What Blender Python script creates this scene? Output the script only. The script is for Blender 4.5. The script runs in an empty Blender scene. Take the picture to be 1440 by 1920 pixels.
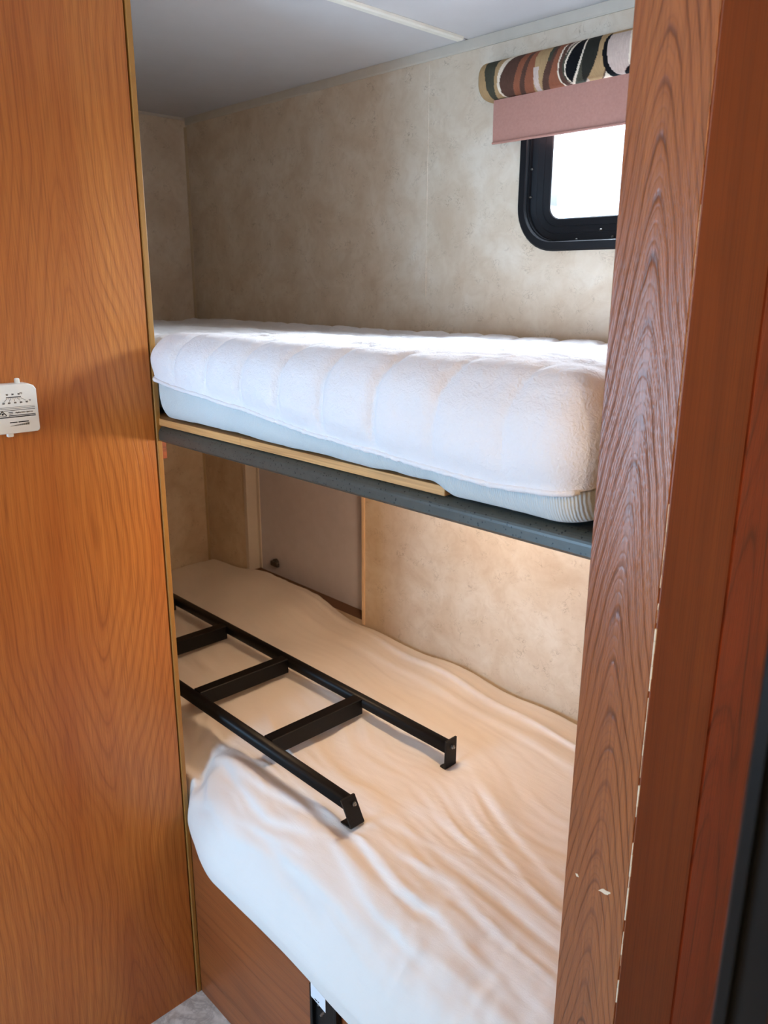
import bpy, bmesh, math, random
import numpy as np
from mathutils import Vector, Matrix, noise as mnoise

random.seed(7)
S = bpy.context.scene
COL = S.collection

# ------------------------------------------------------------------ camera
cam_d = bpy.data.cameras.new('camera')
cam = bpy.data.objects.new('camera', cam_d)
COL.objects.link(cam)
CAM = Vector((2.31121, -1.38620, 1.49456))
_r = Vector((0.69287058, 0.72104541, 0.0048859))
_u = Vector((-0.199551, 0.18523341, 0.96222034))
_f = Vector((-0.69289953, 0.66766915, -0.27222811))
m = Matrix.Identity(4)
for i in range(3):
    m[i][0], m[i][1], m[i][2], m[i][3] = _r[i], _u[i], -_f[i], CAM[i]
cam.matrix_world = m
cam_d.sensor_fit = 'HORIZONTAL'
cam_d.sensor_width = 36.0
cam_d.lens = 1491.88 * 36.0 / 1440.0
cam_d.clip_start = 0.02
cam_d.dof.use_dof = True
cam_d.dof.focus_distance = 1.15
cam_d.dof.aperture_fstop = 14.0
S.camera = cam

# ------------------------------------------------------------------ world, daylight, exposure
W = bpy.data.worlds.new('world')
S.world = W
W.use_nodes = True
bg = W.node_tree.nodes['Background']
bg.inputs[0].default_value = (0.70, 0.85, 1.0, 1)
bg.inputs[1].default_value = 6.0
S.view_settings.view_transform = 'Standard'
S.view_settings.look = 'None'
S.view_settings.gamma = 1.0
S.view_settings.use_curve_mapping = False
S.view_settings.exposure = 0.12
S.cycles.max_bounces = 7
S.cycles.diffuse_bounces = 4
S.cycles.glossy_bounces = 3
S.cycles.transmission_bounces = 4
S.cycles.transparent_max_bounces = 6
S.cycles.caustics_reflective = False
S.cycles.caustics_refractive = False


def area(name, loc, target, sx, sy, power, color, spread=180):
    d = bpy.data.lights.new(name, 'AREA')
    d.shape = 'RECTANGLE'
    d.size, d.size_y = sx, sy
    d.energy, d.color = power, color
    d.spread = math.radians(spread)
    o = bpy.data.objects.new(name, d)
    COL.objects.link(o)
    o.location = loc
    o.rotation_euler = (Vector(target) - Vector(loc)).to_track_quat('-Z', 'Y').to_euler()
    return o


# daylight outside the bunk window and outside the corridor window opposite
area('daylight_bunk_window', (1.52, 0.30, 1.95), (1.50, -0.20, 1.50), 0.60, 0.45, 105, (0.80, 0.90, 1.0))
area('daylight_corridor_window', (1.12, -2.66, 1.12), (1.40, -1.0, 0.80), 0.85, 0.95, 48, (0.36, 0.68, 1.0))

# ------------------------------------------------------------------ helpers
def nmat(name):
    M = bpy.data.materials.new(name)
    M.use_nodes = True
    nt = M.node_tree
    return M, nt, nt.nodes['Principled BSDF']


class NG:
    """small node builder"""
    def __init__(s, nt):
        s.nt = nt

    def n(s, t, **kw):
        x = s.nt.nodes.new(t)
        for k, v in kw.items():
            setattr(x, k, v)
        return x

    def l(s, a, b):
        s.nt.links.new(a, b)

    def put(s, sock, v):
        if isinstance(v, bpy.types.NodeSocket):
            s.l(v, sock)
        else:
            sock.default_value = v

    def math(s, op, a, b=0.0, c=0.0, clamp=False):
        x = s.n('ShaderNodeMath', operation=op, use_clamp=clamp)
        s.put(x.inputs[0], a); s.put(x.inputs[1], b); s.put(x.inputs[2], c)
        return x.outputs[0]

    def obj(s, scale=(1, 1, 1), loc=(0, 0, 0), rot=(0, 0, 0)):
        tc = s.n('ShaderNodeTexCoord')
        mp = s.n('ShaderNodeMapping')
        mp.inputs['Scale'].default_value = scale
        mp.inputs['Location'].default_value = loc
        mp.inputs['Rotation'].default_value = rot
        s.l(tc.outputs['Object'], mp.inputs['Vector'])
        return mp.outputs[0]

    def noise(s, vec, scale, detail=2.0, rough=0.5, dist=0.0):
        x = s.n('ShaderNodeTexNoise')
        s.l(vec, x.inputs['Vector'])
        x.inputs['Scale'].default_value = scale
        x.inputs['Detail'].default_value = detail
        x.inputs['Roughness'].default_value = rough
        x.inputs['Distortion'].default_value = dist
        return x.outputs['Fac']

    def ramp(s, fac, stops, mode='LINEAR'):
        x = s.n('ShaderNodeValToRGB')
        x.color_ramp.interpolation = mode
        e = x.color_ramp.elements
        while len(e) < len(stops):
            e.new(0.5)
        for k, (p, c) in enumerate(stops):
            e[k].position = p
            e[k].color = c if len(c) == 4 else (*c, 1)
        s.l(fac, x.inputs[0])
        return x.outputs[0]

    def mix(s, fac, a, b, blend='MIX'):
        x = s.n('ShaderNodeMix', data_type='RGBA', blend_type=blend)
        s.put(x.inputs[0], fac)
        for sock, v in ((x.inputs[6], a), (x.inputs[7], b)):
            if isinstance(v, bpy.types.NodeSocket):
                s.l(v, sock)
            else:
                sock.default_value = (*v, 1) if len(v) == 3 else v
        return x.outputs[2]

    def bump(s, h, strength, dist, bsdf):
        x = s.n('ShaderNodeBump')
        x.inputs['Strength'].default_value = strength
        x.inputs['Distance'].default_value = dist
        s.l(h, x.inputs['Height'])
        s.l(x.outputs[0], bsdf.inputs['Normal'])
        return x


def srgb(r, g, b):
    f = lambda c: c / 12.92 if c <= 0.04045 else ((c + 0.055) / 1.055) ** 2.4
    return (f(r / 255), f(g / 255), f(b / 255))


def plain(name, col, rough=0.5, metal=0.0, spec=0.5, bump=None):
    M, nt, b = nmat(name)
    g = NG(nt)
    b.inputs['Roughness'].default_value = rough
    b.inputs['Metallic'].default_value = metal
    b.inputs['Specular IOR Level'].default_value = spec
    v = g.obj()
    c = g.mix(g.noise(v, 35, 3), tuple(x * 0.9 for x in col), tuple(min(1, x * 1.06) for x in col))
    g.l(c, b.inputs['Base Color'])
    if bump:
        g.bump(g.noise(v, bump[0], 3), bump[1], 0.002, b)
    return M


def wood(name, light, mid, dark, axis='Z', seed=0.0, across=6.0, along=0.62, rings=9.0, rough=0.34, line=0.75, broad=1.0, pore=0.0, fig=None):
    """plain-sawn veneer: contour lines of a noise field stretched along the grain, fibre streaks, broad colour drift"""
    M, nt, b = nmat(name)
    g = NG(nt)
    sc = {'Z': (across, across, along), 'X': (along, across, across), 'Y': (across, along, across)}[axis]
    v = g.obj(sc, (seed * 3.1, seed * 1.7, seed * 2.3))
    f = g.noise(v, 1.0, 1.2, 0.45, 0.25)
    wob = g.noise(g.obj(tuple(x * 7 for x in sc)), 1.0, 2)
    ph = g.math('MULTIPLY_ADD', wob, 0.05, f)
    ph = g.math('MULTIPLY', ph, rings)
    if fig:
        # cathedral figure: nested arches about a wandering heart line
        ax, uc, slope, side, wid, osc, amp, rag = fig
        sep = g.n('ShaderNodeSeparateXYZ')
        g.l(g.obj(), sep.inputs[0])
        z = sep.outputs[2]
        wn = g.noise(g.obj((0.01, 0.01, 2.6), (seed, 0, 0)), 1.0, 2)
        wn2 = g.noise(g.obj((5, 5, 4), (0, seed, 0)), 1.0, 3)
        u_ = g.math('SUBTRACT', sep.outputs[ax], g.math('MULTIPLY_ADD', g.math('SUBTRACT', wn, 0.5), amp, uc))
        hy = g.math('SQRT', g.math('MULTIPLY_ADD', u_, u_, wid * wid))
        zt = g.math('MULTIPLY', g.math('SINE', g.math('MULTIPLY', z, osc)), slope / osc) if osc else g.math('MULTIPLY', z, slope)
        ph = g.math('MULTIPLY_ADD', hy, side, zt)
        ph = g.math('MULTIPLY_ADD', wn2, 2.2 * rag, ph)
        ph = g.math('MULTIPLY_ADD', f, 2.0 if rag == 1 else 3.0, ph)
        ph = g.math('MULTIPLY_ADD', wob, 0.35 * rag * rag, ph)
    sn = g.math('MULTIPLY_ADD', g.math('SINE', g.math('MULTIPLY', ph, 6.2832)), 0.5, 0.5)
    # growth rings: thin dark latewood lines, with a finer set between them
    ln = g.math('POWER', sn, 13.0)
    soft = g.math('MULTIPLY', sn, 0.5)
    s2 = g.math('MULTIPLY_ADD', g.math('SINE', g.math('MULTIPLY', ph, 22.0)), 0.5, 0.5)
    brk = g.noise(g.obj(tuple(x * 3 for x in sc), (seed, 0, 4)), 1.0, 2)
    ln = g.math('MULTIPLY', ln, g.math('MULTIPLY', g.math('SUBTRACT', brk, 0.25), 2.2, clamp=True))
    ln = g.math('MULTIPLY_ADD', g.math('POWER', s2, 5.0), 0.2, ln, clamp=True)
    sf = {'Z': (420, 420, 9), 'X': (9, 420, 420), 'Y': (420, 9, 420)}[axis]
    fib = g.noise(g.obj(sf), 1.0, 2, 0.6)
    sm = {'Z': (70, 70, 1.6), 'X': (1.6, 70, 70), 'Y': (70, 1.6, 70)}[axis]
    streak = g.noise(g.obj(sm, (seed, seed, seed)), 1.0, 3, 0.6)
    sb = {'Z': (9, 9, 0.9), 'X': (0.9, 9, 9), 'Y': (9, 0.9, 9)}[axis]
    br = g.noise(g.obj(sb, (seed * 5, 2, seed)), 1.0, 2)
    base = g.mix(g.math('MULTIPLY_ADD', g.math('SUBTRACT', br, 0.5), 2.4 * broad, 0.42, clamp=True), light, mid)
    base = g.mix(g.math('MULTIPLY', g.math('SUBTRACT', streak, 0.42), 1.5, clamp=True), base, mid)
    base = g.mix(g.math('MULTIPLY', soft, 0.9), base, mid)
    base = g.mix(g.math('MULTIPLY', ln, line), base, dark)
    base = g.mix(g.math('MULTIPLY', g.math('SUBTRACT', fib, 0.45), 1.6, clamp=True), base, dark)
    g.l(base, b.inputs['Base Color'])
    b.inputs['Roughness'].default_value = rough
    b.inputs['Specular IOR Level'].default_value = 0.5
    h = g.math('MULTIPLY_ADD', ln, -0.6 - pore, g.math('MULTIPLY', fib, -0.55 - pore))
    g.bump(h, 0.22 + 0.5 * pore, 0.0012, b)
    return M


def finish(name, me, mat, parent=None, loc=None, smooth=False):
    o = bpy.data.objects.new(name, me)
    COL.objects.link(o)
    if mat:
        for mm in (mat if isinstance(mat, (list, tuple)) else [mat]):
            me.materials.append(mm)
    if parent is not None:
        r = parent
        off = Vector((0, 0, 0))
        while r is not None:
            off += r.location
            r = r.parent
        me.transform(Matrix.Translation(-off))
        o.parent = parent
    elif loc is not None:
        me.transform(Matrix.Translation(-Vector(loc)))
        o.location = loc
    if smooth:
        for p in me.polygons:
            p.use_smooth = True
    return o


def fin(name, bm, mat, parent=None, loc=None, smooth=False):
    me = bpy.data.meshes.new(name)
    bmesh.ops.recalc_face_normals(bm, faces=bm.faces)
    bm.to_mesh(me)
    bm.free()
    return finish(name, me, mat, parent, loc, smooth)


def box(bm, x0, x1, y0, y1, z0, z1, bev=0.0, seg=2):
    r = bmesh.ops.create_cube(bm, size=1.0)
    vs = r['verts']
    for v in vs:
        v.co = Vector(((x0 + x1) / 2 + v.co.x * (x1 - x0), (y0 + y1) / 2 + v.co.y * (y1 - y0), (z0 + z1) / 2 + v.co.z * (z1 - z0)))
    if bev:
        es = list({e for v in vs for e in v.link_edges})
        bmesh.ops.bevel(bm, geom=es, offset=bev, segments=seg, affect='EDGES', profile=0.5)
    return bm


def bx(x0, x1, y0, y1, z0, z1, bev=0.0, seg=2):
    return box(bmesh.new(), x0, x1, y0, y1, z0, z1, bev, seg)


def cyl(bm, p, axis, r, h, n=20, r2=None):
    a = Vector(axis).normalized()
    q = Vector((0, 0, 1)).rotation_difference(a).to_matrix().to_4x4()
    bmesh.ops.create_cone(bm, cap_ends=True, segments=n, radius1=r, radius2=r if r2 is None else r2, depth=h,
                          matrix=Matrix.Translation(Vector(p) + a * h / 2) @ q)
    return bm


def extrude_poly(pts, a, b, fn):
    """prism: 2-D outline pts swept from a to b, fn(u,v,t)->xyz"""
    bm = bmesh.new()
    A = [bm.verts.new(fn(u, v, a)) for u, v in pts]
    B = [bm.verts.new(fn(u, v, b)) for u, v in pts]
    n = len(pts)
    for i in range(n):
        bm.faces.new((A[i], A[(i + 1) % n], B[(i + 1) % n], B[i]))
    bm.faces.new(A)
    bm.faces.new(B[::-1])
    return bm


def rrect(x0, x1, z0, z1, r, n=8):
    P = []
    for cx, cz, a0 in ((x1 - r, z1 - r, 0), (x0 + r, z1 - r, 90), (x0 + r, z0 + r, 180), (x1 - r, z0 + r, 270)):
        for k in range(n + 1):
            a = math.radians(a0 + 90 * k / n)
            P.append((cx + r * math.cos(a), cz + r * math.sin(a)))
    return P


def ring_sweep(rings):
    """closed loops (same length) joined in order and back to the first: a frame with a cross-section"""
    bm = bmesh.new()
    V = [[bm.verts.new(p) for p in r] for r in rings]
    m_ = len(V)
    n = len(V[0])
    for i in range(m_):
        a, b = V[i], V[(i + 1) % m_]
        for k in range(n):
            bm.faces.new((a[k], a[(k + 1) % n], b[(k + 1) % n], b[k]))
    return bm


def grid_mesh(name, P, closed_v=False, caps=False):
    """P: array nu x nv x 3"""
    nu, nv = P.shape[:2]
    idx = np.arange(nu * nv).reshape(nu, nv)
    if closed_v:
        a, b = idx[:-1, :], idx[1:, :]
        F = np.stack([a, b, np.roll(b, -1, 1), np.roll(a, -1, 1)], -1).reshape(-1, 4)
    else:
        F = np.stack([idx[:-1, :-1], idx[1:, :-1], idx[1:, 1:], idx[:-1, 1:]], -1).reshape(-1, 4)
    faces = F.tolist()
    if caps:
        faces.append(idx[0, :].tolist())
        faces.append(idx[-1, ::-1].tolist())
    me = bpy.data.meshes.new(name)
    me.from_pydata(P.reshape(-1, 3).tolist(), [], faces)
    me.update()
    return me


def struct(o):
    o['kind'] = 'structure'
    return o


def thing(name, label, cat, loc, group=None):
    o = bpy.data.objects.new(name, None)
    COL.objects.link(o)
    o.location = loc
    o.empty_display_size = 0.05
    return tag(o, label, cat, group)


def tag(o, label, cat, group=None):
    o['label'] = label
    o['category'] = cat
    if group:
        o['group'] = group
    return o


def sroot(name, loc):
    o = bpy.data.objects.new(name, None)
    COL.objects.link(o)
    o.location = loc
    o['kind'] = 'structure'
    return o


def smooth01(t):
    t = np.clip(t, 0, 1)
    return t * t * (3 - 2 * t)


# vectorised value noise -------------------------------------------------
_rs = np.random.RandomState(11)
_perm = _rs.rand(64, 64, 64).astype(np.float32)


def vnoise(x, y, z=0.0):
    x, y, z = np.broadcast_arrays(np.asarray(x, float), np.asarray(y, float), np.asarray(z, float))
    xi, yi, zi = np.floor(x).astype(int), np.floor(y).astype(int), np.floor(z).astype(int)
    fx, fy, fz = x - xi, y - yi, z - zi
    fx, fy, fz = [t * t * t * (t * (t * 6 - 15) + 10) for t in (fx, fy, fz)]
    out = 0
    for dx in (0, 1):
        for dy in (0, 1):
            for dz in (0, 1):
                w = (fx if dx else 1 - fx) * (fy if dy else 1 - fy) * (fz if dz else 1 - fz)
                out = out + w * _perm[(xi + dx) % 64, (yi + dy) % 64, (zi + dz) % 64]
    return out * 2 - 1


def fbm(x, y, z=0.0, o=4):
    s, a = 0, 1.0
    for k in range(o):
        s = s + a * vnoise(x * 2 ** k + 7.3 * k, y * 2 ** k + 3.1 * k, z * 2 ** k if np.ndim(z) else z + k)
        a *= 0.5
    return s


# ------------------------------------------------------------------ materials
M_panel = wood('wood_left_panel', srgb(198, 130, 62), srgb(170, 98, 42), srgb(112, 56, 24), 'Z', 1.3, across=7.0, along=1.05, rings=10, rough=0.36, line=0.34, broad=1.35, fig=(1, 0.655, 15.0, 70.0, 0.010, 4.4, 0.05, 0.45))
M_post = wood('wood_post', srgb(172, 108, 60), srgb(146, 83, 44), srgb(86, 46, 26), 'Z', 4.1, across=14.0, along=2.3, rings=9, rough=0.33, line=0.8, pore=0.4, fig=(0, 0.036, 22.0, 150.0, 0.010, 0, 0.03, 1))
M_side = wood('wood_post_side', srgb(152, 84, 40), srgb(132, 68, 32), srgb(88, 42, 20), 'Z', 7.7, across=12.0, along=0.5, rings=5, rough=0.5, line=0.25)
M_red = wood('wood_red_panel', srgb(166, 78, 40), srgb(140, 60, 30), srgb(78, 32, 16), 'Z', 9.2, across=8.0, along=2.0, rings=8, rough=0.45)
M_base = wood('wood_bunk_base', srgb(168, 98, 52), srgb(140, 76, 38), srgb(92, 46, 24), 'X', 2.6, across=9.0, along=0.7, rings=7, rough=0.42, line=0.4)
M_ply = wood('plywood_edge', srgb(214, 164, 104), srgb(192, 138, 80), srgb(140, 92, 50), 'X', 5.0, across=40, along=2, rings=5, rough=0.6, line=0.3)
M_cleat = wood('wood_cleat', srgb(176, 92, 50), srgb(146, 66, 36), srgb(90, 40, 24), 'Y', 3.0, across=40, along=5, rings=4)
M_trim = plain('tan_edge_trim', srgb(164, 120, 58), 0.4, bump=(120, 0.1))
M_white = plain('white_trim', srgb(222, 220, 216), 0.4)
M_dark = plain('dark_gap', srgb(26, 22, 20), 0.8)
M_black = plain('black_ladder_steel', srgb(7, 7, 8), 0.46, spec=0.25, bump=(260, 0.08))
M_blackfr = plain('black_window_frame', srgb(15, 16, 20), 0.42, spec=0.3)
M_fridge = plain('black_plastic', srgb(9, 10, 11), 0.4, spec=0.3)
M_steel = plain('steel_bolt', srgb(170, 168, 165), 0.3, metal=1.0)
M_therm = plain('thermostat_plastic', srgb(226, 226, 218), 0.45)
M_ink = plain('black_print', srgb(26, 26, 28), 0.6)
M_tag = plain('white_label', srgb(226, 230, 236), 0.7)
M_lat = plain('latch_pewter', srgb(86, 82, 76), 0.4, metal=0.6)
M_hatch = plain('hatch_panel_grey', srgb(206, 204, 216), 0.4)
M_hatchw = plain('hatch_white_frame', srgb(214, 206, 196), 0.45)
M_rawply = plain('raw_pale_wood', srgb(232, 204, 170), 0.6)
M_sill = plain('brown_sill', srgb(104, 76, 56), 0.7)
M_flake = plain('chipped_pale_wood', srgb(226, 206, 178), 0.8)


def wallpaper():
    M, nt, b = nmat('marbled_wallpaper')
    g = NG(nt)
    v = g.obj()
    n1 = g.noise(v, 7, 5, 0.6, 0.6)
    n2 = g.noise(g.obj((1, 1, 1), (3, 1, 2)), 24, 5, 0.65, 1.2)
    c = g.ramp(n1, [(0.30, srgb(200, 180, 156)), (0.5, srgb(214, 199, 178)), (0.70, srgb(222, 211, 194))])
    c = g.mix(g.math('MULTIPLY', g.math('SUBTRACT', n2, 0.42), 1.3, clamp=True), c, srgb(190, 168, 140))
    # short paper fibres
    w = g.n('ShaderNodeTexNoise')
    g.l(g.obj((1, 1, 1.3), (0, 4, 0)), w.inputs['Vector'])
    w.inputs['Scale'].default_value = 34
    w.inputs['Detail'].default_value = 3
    w.inputs['Distortion'].default_value = 2.2
    d = g.math('ABSOLUTE', g.math('SUBTRACT', w.outputs['Fac'], 0.5))
    ln = g.math('SUBTRACT', 1.0, g.math('MULTIPLY', d, 40.0), clamp=True)
    gate = g.math('MULTIPLY', g.math('SUBTRACT', g.noise(g.obj((1, 1, 1), (9, 0, 5)), 26, 2), 0.50), 6.0, clamp=True)
    c = g.mix(g.math('MULTIPLY', g.math('MULTIPLY', ln, gate), 0.55), c, srgb(126, 102, 72))
    g.l(c, b.inputs['Base Color'])
    b.inputs['Roughness'].default_value = 0.55
    g.bump(n2, 0.1, 0.002, b)
    return M


def vinyl():
    M, nt, b = nmat('marbled_vinyl_floor')
    g = NG(nt)
    v = g.obj()
    n1 = g.noise(v, 18, 8, 0.62, 1.6)
    d = g.math('ABSOLUTE', g.math('SUBTRACT', g.noise(g.obj((1, 1, 1), (2, 5, 0)), 16, 6, 0.6, 1.5), 0.5))
    vein = g.math('SUBTRACT', 1.0, g.math('MULTIPLY', d, 16.0), clamp=True)
    c = g.ramp(n1, [(0.35, srgb(186, 180, 172)), (0.55, srgb(224, 222, 216)), (0.7, srgb(236, 234, 230))])
    c = g.mix(g.math('MULTIPLY', vein, 0.42), c, srgb(134, 128, 126))
    g.l(c, b.inputs['Base Color'])
    b.inputs['Roughness'].default_value = 0.35
    return M


def ceiling_mat():
    M, nt, b = nmat('ceiling_white')
    g = NG(nt)
    v = g.obj()
    c = g.mix(g.noise(v, 14, 4), srgb(206, 202, 200), srgb(214, 211, 210))
    g.l(c, b.inputs['Base Color'])
    b.inputs['Roughness'].default_value = 0.5
    g.bump(g.noise(v, 160, 2), 0.05, 0.001, b)
    return M


def cloth(name, c0, c1, weave, wscale, wrinkle=0.0, sheen=0.15, fuzz=0.0, rib=None):
    M, nt, b = nmat(name)
    g = NG(nt)
    v = g.obj()
    c = g.mix(g.noise(v, 9, 4), c0, c1)
    g.l(c, b.inputs['Base Color'])
    b.inputs['Roughness'].default_value = 0.9
    b.inputs['Specular IOR Level'].default_value = 0.15
    b.inputs['Sheen Weight'].default_value = sheen
    h = g.math('MULTIPLY', g.noise(v, wscale, 2), weave)
    if wrinkle:
        w = g.noise(g.obj((6, 34, 34), (0, 0, 0), (0, 0, -0.12)), 1.0, 3, 0.55, 0.6)
        h = g.math('MULTIPLY_ADD', w, wrinkle, h)
    if fuzz:
        h = g.math('MULTIPLY_ADD', g.noise(v, 90, 4, 0.7, 0.8), fuzz, h)
    if rib:
        wv = g.n('ShaderNodeTexWave', wave_type='BANDS', bands_direction='X')
        wv.inputs['Scale'].default_value = rib
        wv.inputs['Distortion'].default_value = 1.2
        wv.inputs['Detail'].default_value = 1
        g.l(v, wv.inputs['Vector'])
        h = g.math('MULTIPLY_ADD', wv.outputs['Fac'], 0.25, h)
    g.bump(h, 0.5, 0.004, b)
    return M


def speckle():
    M, nt, b = nmat('charcoal_speckled_laminate')
    g = NG(nt)
    v = g.obj()
    x = g.n('ShaderNodeTexVoronoi', feature='F1')
    g.l(v, x.inputs['Vector'])
    x.inputs['Scale'].default_value = 210
    sp = g.math('LESS_THAN', x.outputs['Distance'], 0.24)
    gate = g.math('GREATER_THAN', g.noise(v, 140, 2), 0.5)
    c = g.mix(g.noise(v, 60, 3), srgb(58, 58, 52), srgb(74, 74, 66))
    c = g.mix(g.math('MULTIPLY', sp, gate), c, srgb(14, 14, 14))
    g.l(c, b.inputs['Base Color'])
    b.inputs['Roughness'].default_value = 0.36
    g.bump(g.noise(v, 260, 2), 0.1, 0.001, b)
    return M


def shade_mat():
    M, nt, b = nmat('mauve_shade_fabric')
    g = NG(nt)
    v = g.obj()
    c = g.mix(g.noise(v, 220, 2), srgb(166, 118, 104), srgb(182, 134, 120))
    g.l(c, b.inputs['Base Color'])
    b.inputs['Roughness'].default_value = 0.8
    g.bump(g.noise(v, 420, 2), 0.15, 0.001, b)
    return M


def glass_mat():
    M = bpy.data.materials.new('window_glass')
    M.use_nodes = True
    nt = M.node_tree
    nt.nodes.clear()
    g = NG(nt)
    out = g.n('ShaderNodeOutputMaterial')
    t = g.n('ShaderNodeBsdfTransparent')
    t.inputs[0].default_value = (0.96, 0.98, 1, 1)
    gl = g.n('ShaderNodeBsdfGlossy')
    gl.inputs['Roughness'].default_value = 0.03
    mx = g.n('ShaderNodeMixShader')
    mx.inputs[0].default_value = 0.06
    g.l(t.outputs[0], mx.inputs[1]); g.l(gl.outputs[0], mx.inputs[2]); g.l(mx.outputs[0], out.inputs[0])
    return M


def lamp_mat(name, col, strength):
    M, nt, b = nmat(name)
    b.inputs['Base Color'].default_value = (0.9, 0.85, 0.75, 1)
    b.inputs['Emission Color'].default_value = (*col, 1)
    b.inputs['Emission Strength'].default_value = strength
    M.cycles.emission_sampling = 'NONE'
    return M


M_wall = wallpaper()
M_floor = vinyl()
M_ceil = ceiling_mat()
M_sheet = cloth('cotton_sheet', srgb(222, 218, 212), srgb(232, 228, 223), 0.10, 600, 0.5)
M_pad = cloth('fleece_mattress_pad', srgb(224, 222, 224), srgb(233, 231, 233), 0.3, 420, fuzz=0.9, sheen=0.3)
M_body = cloth('pale_blue_knit_ticking', srgb(192, 200, 201), srgb(204, 211, 211), 0.2, 500, rib=120)
M_rail = speckle()
M_shade = shade_mat()
M_glass = glass_mat()

# ------------------------------------------------------------------ setting
H = 1.98
XR0, XR1, YP = 1.921, 1.996, -0.73     # right partition (post)
XP = 1.026                             # face of the left wood panel
YB = -0.70                             # bunk front plane
YO = -2.40                             # wall opposite the bunks
XE = 3.6

struct(fin('floor', bx(-0.05, XE, YO - 0.05, 0.05, -0.03, 0.0), M_floor, loc=(1.5, -1.0, 0)))

M_batten = plain('batten_cream', srgb(244, 240, 226), 0.4)
ceil = sroot('ceiling', (1.5, -1.0, H))
for x0, x1 in ((-0.05, 1.112), (1.116, 2.34), (2.344, XE)):
    fin('ceiling_panel', bx(x0, x1, YO - 0.05, 0.05, H, H + 0.02), M_ceil, ceil)
fin('ceiling_backing', bx(-0.05, XE, YO - 0.05, 0.05, H + 0.0202, H + 0.03), M_white, ceil)
for xc in (1.1135, 2.342):
    pts = [(-0.011, 0), (-0.010, -0.0045), (-0.006, -0.0065), (0.006, -0.0065), (0.010, -0.0045), (0.011, 0)]
    fin('batten', extrude_poly(pts, -0.026, YO, lambda u, v, t, xc=xc: (xc + 0.012 * 0 + u, t, H + v - 0.0004)), M_batten, ceil)


def hole_corners(bm, x0, x1, z0, z1, ya, yb, r=0.068, n=8):
    """rounds the corners of a wall opening"""
    for cx, cz, sx, sz in ((x0, z0, 1, 1), (x1, z0, -1, 1), (x0, z1, 1, -1), (x1, z1, -1, -1)):
        pts = [(cx, cz)] + [(cx + sx * r * (1 - math.sin(a)), cz + sz * r * (1 - math.cos(a))) for a in [math.pi / 2 * k / n for k in range(n + 1)]]
        A = [bm.verts.new((u, ya, v)) for u, v in pts]
        B = [bm.verts.new((u, yb, v)) for u, v in pts]
        k = len(pts)
        bm.faces.new(A); bm.faces.new(B[::-1])
        for i in range(k):
            bm.faces.new((A[i], B[i], B[(i + 1) % k], A[(i + 1) % k]))


# back wall with a window hole and a hatch hole
WX0, WX1, WZ0, WZ1 = 1.283, 1.737, 1.584, 1.880
HX0, HX1, HZ0, HZ1 = 0.234, 0.792, 0.597, 1.16
bm = bmesh.new()
T = 0.05
for x0, x1, z0, z1 in (
        (-0.05, HX0, 0, 1.3), (HX0, HX1, 0, HZ0), (HX0, HX1, HZ1, 1.3), (HX1, XE, 0, 1.3),
        (-0.05, WX0, 1.3, H), (WX0, WX1, 1.3, WZ0), (WX0, WX1, WZ1, H), (WX1, XE, 1.3, H)):
    box(bm, x0, x1, 0, T, z0, z1)
hole_corners(bm, WX0, WX1, WZ0, WZ1, 0, T)
wall_back = struct(fin('wall_back', bm, M_wall, loc=(0, 0, 0)))
# thin wallpaper seam ridge and a short pucker
pts = [(-0.0022, 0), (-0.001, -0.0008), (0.001, -0.0008), (0.0022, 0)]
fin('seam_ridge', extrude_poly(pts, 1.39, 1.955, lambda u, v, t: (1.005 + u, v + 0.0002, t)), M_wall, wall_back)
pts = [(-0.002, 0), (-0.0006, -0.0024), (0.0006, -0.0024), (0.002, 0)]
fin('seam_pucker', extrude_poly(pts, 1.475, 1.575, lambda u, v, t: (1.006 + u + 0.002 * math.sin(t * 40), v + 0.0002, t)), M_wall, wall_back)

wall_left = struct(fin('wall_left', bx(-0.04, 0, YO, -0.0005, 0, H), M_wall, loc=(0, -0.35, 0)))
# ceiling cove strips and corner strip
def strip(name, a, b, axis, mat=M_wall):
    pts = [(0, 0), (0.0045, 0), (0.004, -0.017), (0.0025, -0.020), (0, -0.020)]
    if axis == 'X':
        return extrude_poly(pts, a, b, lambda u, v, t: (t, -u - 0.0002, H - 0.0004 + v))
    return extrude_poly(pts, a, b, lambda u, v, t: (u + 0.0002, t, H - 0.0004 + v * 0.35))

M_cove = plain('cove_strip', srgb(200, 192, 178), 0.45)
struct(fin('trim_1', strip('x', 0.005, XR0 - 0.001, 'X'), M_cove, loc=(0, 0, H)))
struct(fin('trim_2', strip('y', YB + 0.001, -0.006, 'Y'), M_cove, loc=(0, -0.3, H)))
M_corner = plain('corner_strip', srgb(186, 166, 134), 0.5)
pts = [(0.0002, -0.0002), (0.0065, -0.0002), (0.006, -0.0016), (0.0016, -0.006), (0.0002, -0.0065)]
struct(fin('trim_3', extrude_poly(pts, 0.005, H - 0.026, lambda u, v, t: (u, v, t)), M_corner, loc=(0, 0, 0)))

# wall behind which the bunk heads disappear (side of the washroom) and the wood panel of the corridor
struct(fin('wall_front', bx(-0.04, 0.955, YB - 0.035, YB - 0.001, 0, H), M_wall, loc=(0.5, YB, 0)))
wall_panel = sroot('wall_corridor', (XP, -1.5, 0))
fin('wood_panel', bx(0.985, XP, -1.45, -0.7128, 0.0, H), M_panel, wall_panel)
fin('panel_core', bx(0.957, 0.9845, -1.45, -0.7005, 0.0, H), M_white, wall_panel)
fin('edge_trim', bx(0.992, XP + 0.0015, -0.7095, -0.6995, 0.0, H, 0.0018), M_trim, wall_panel)

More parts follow.
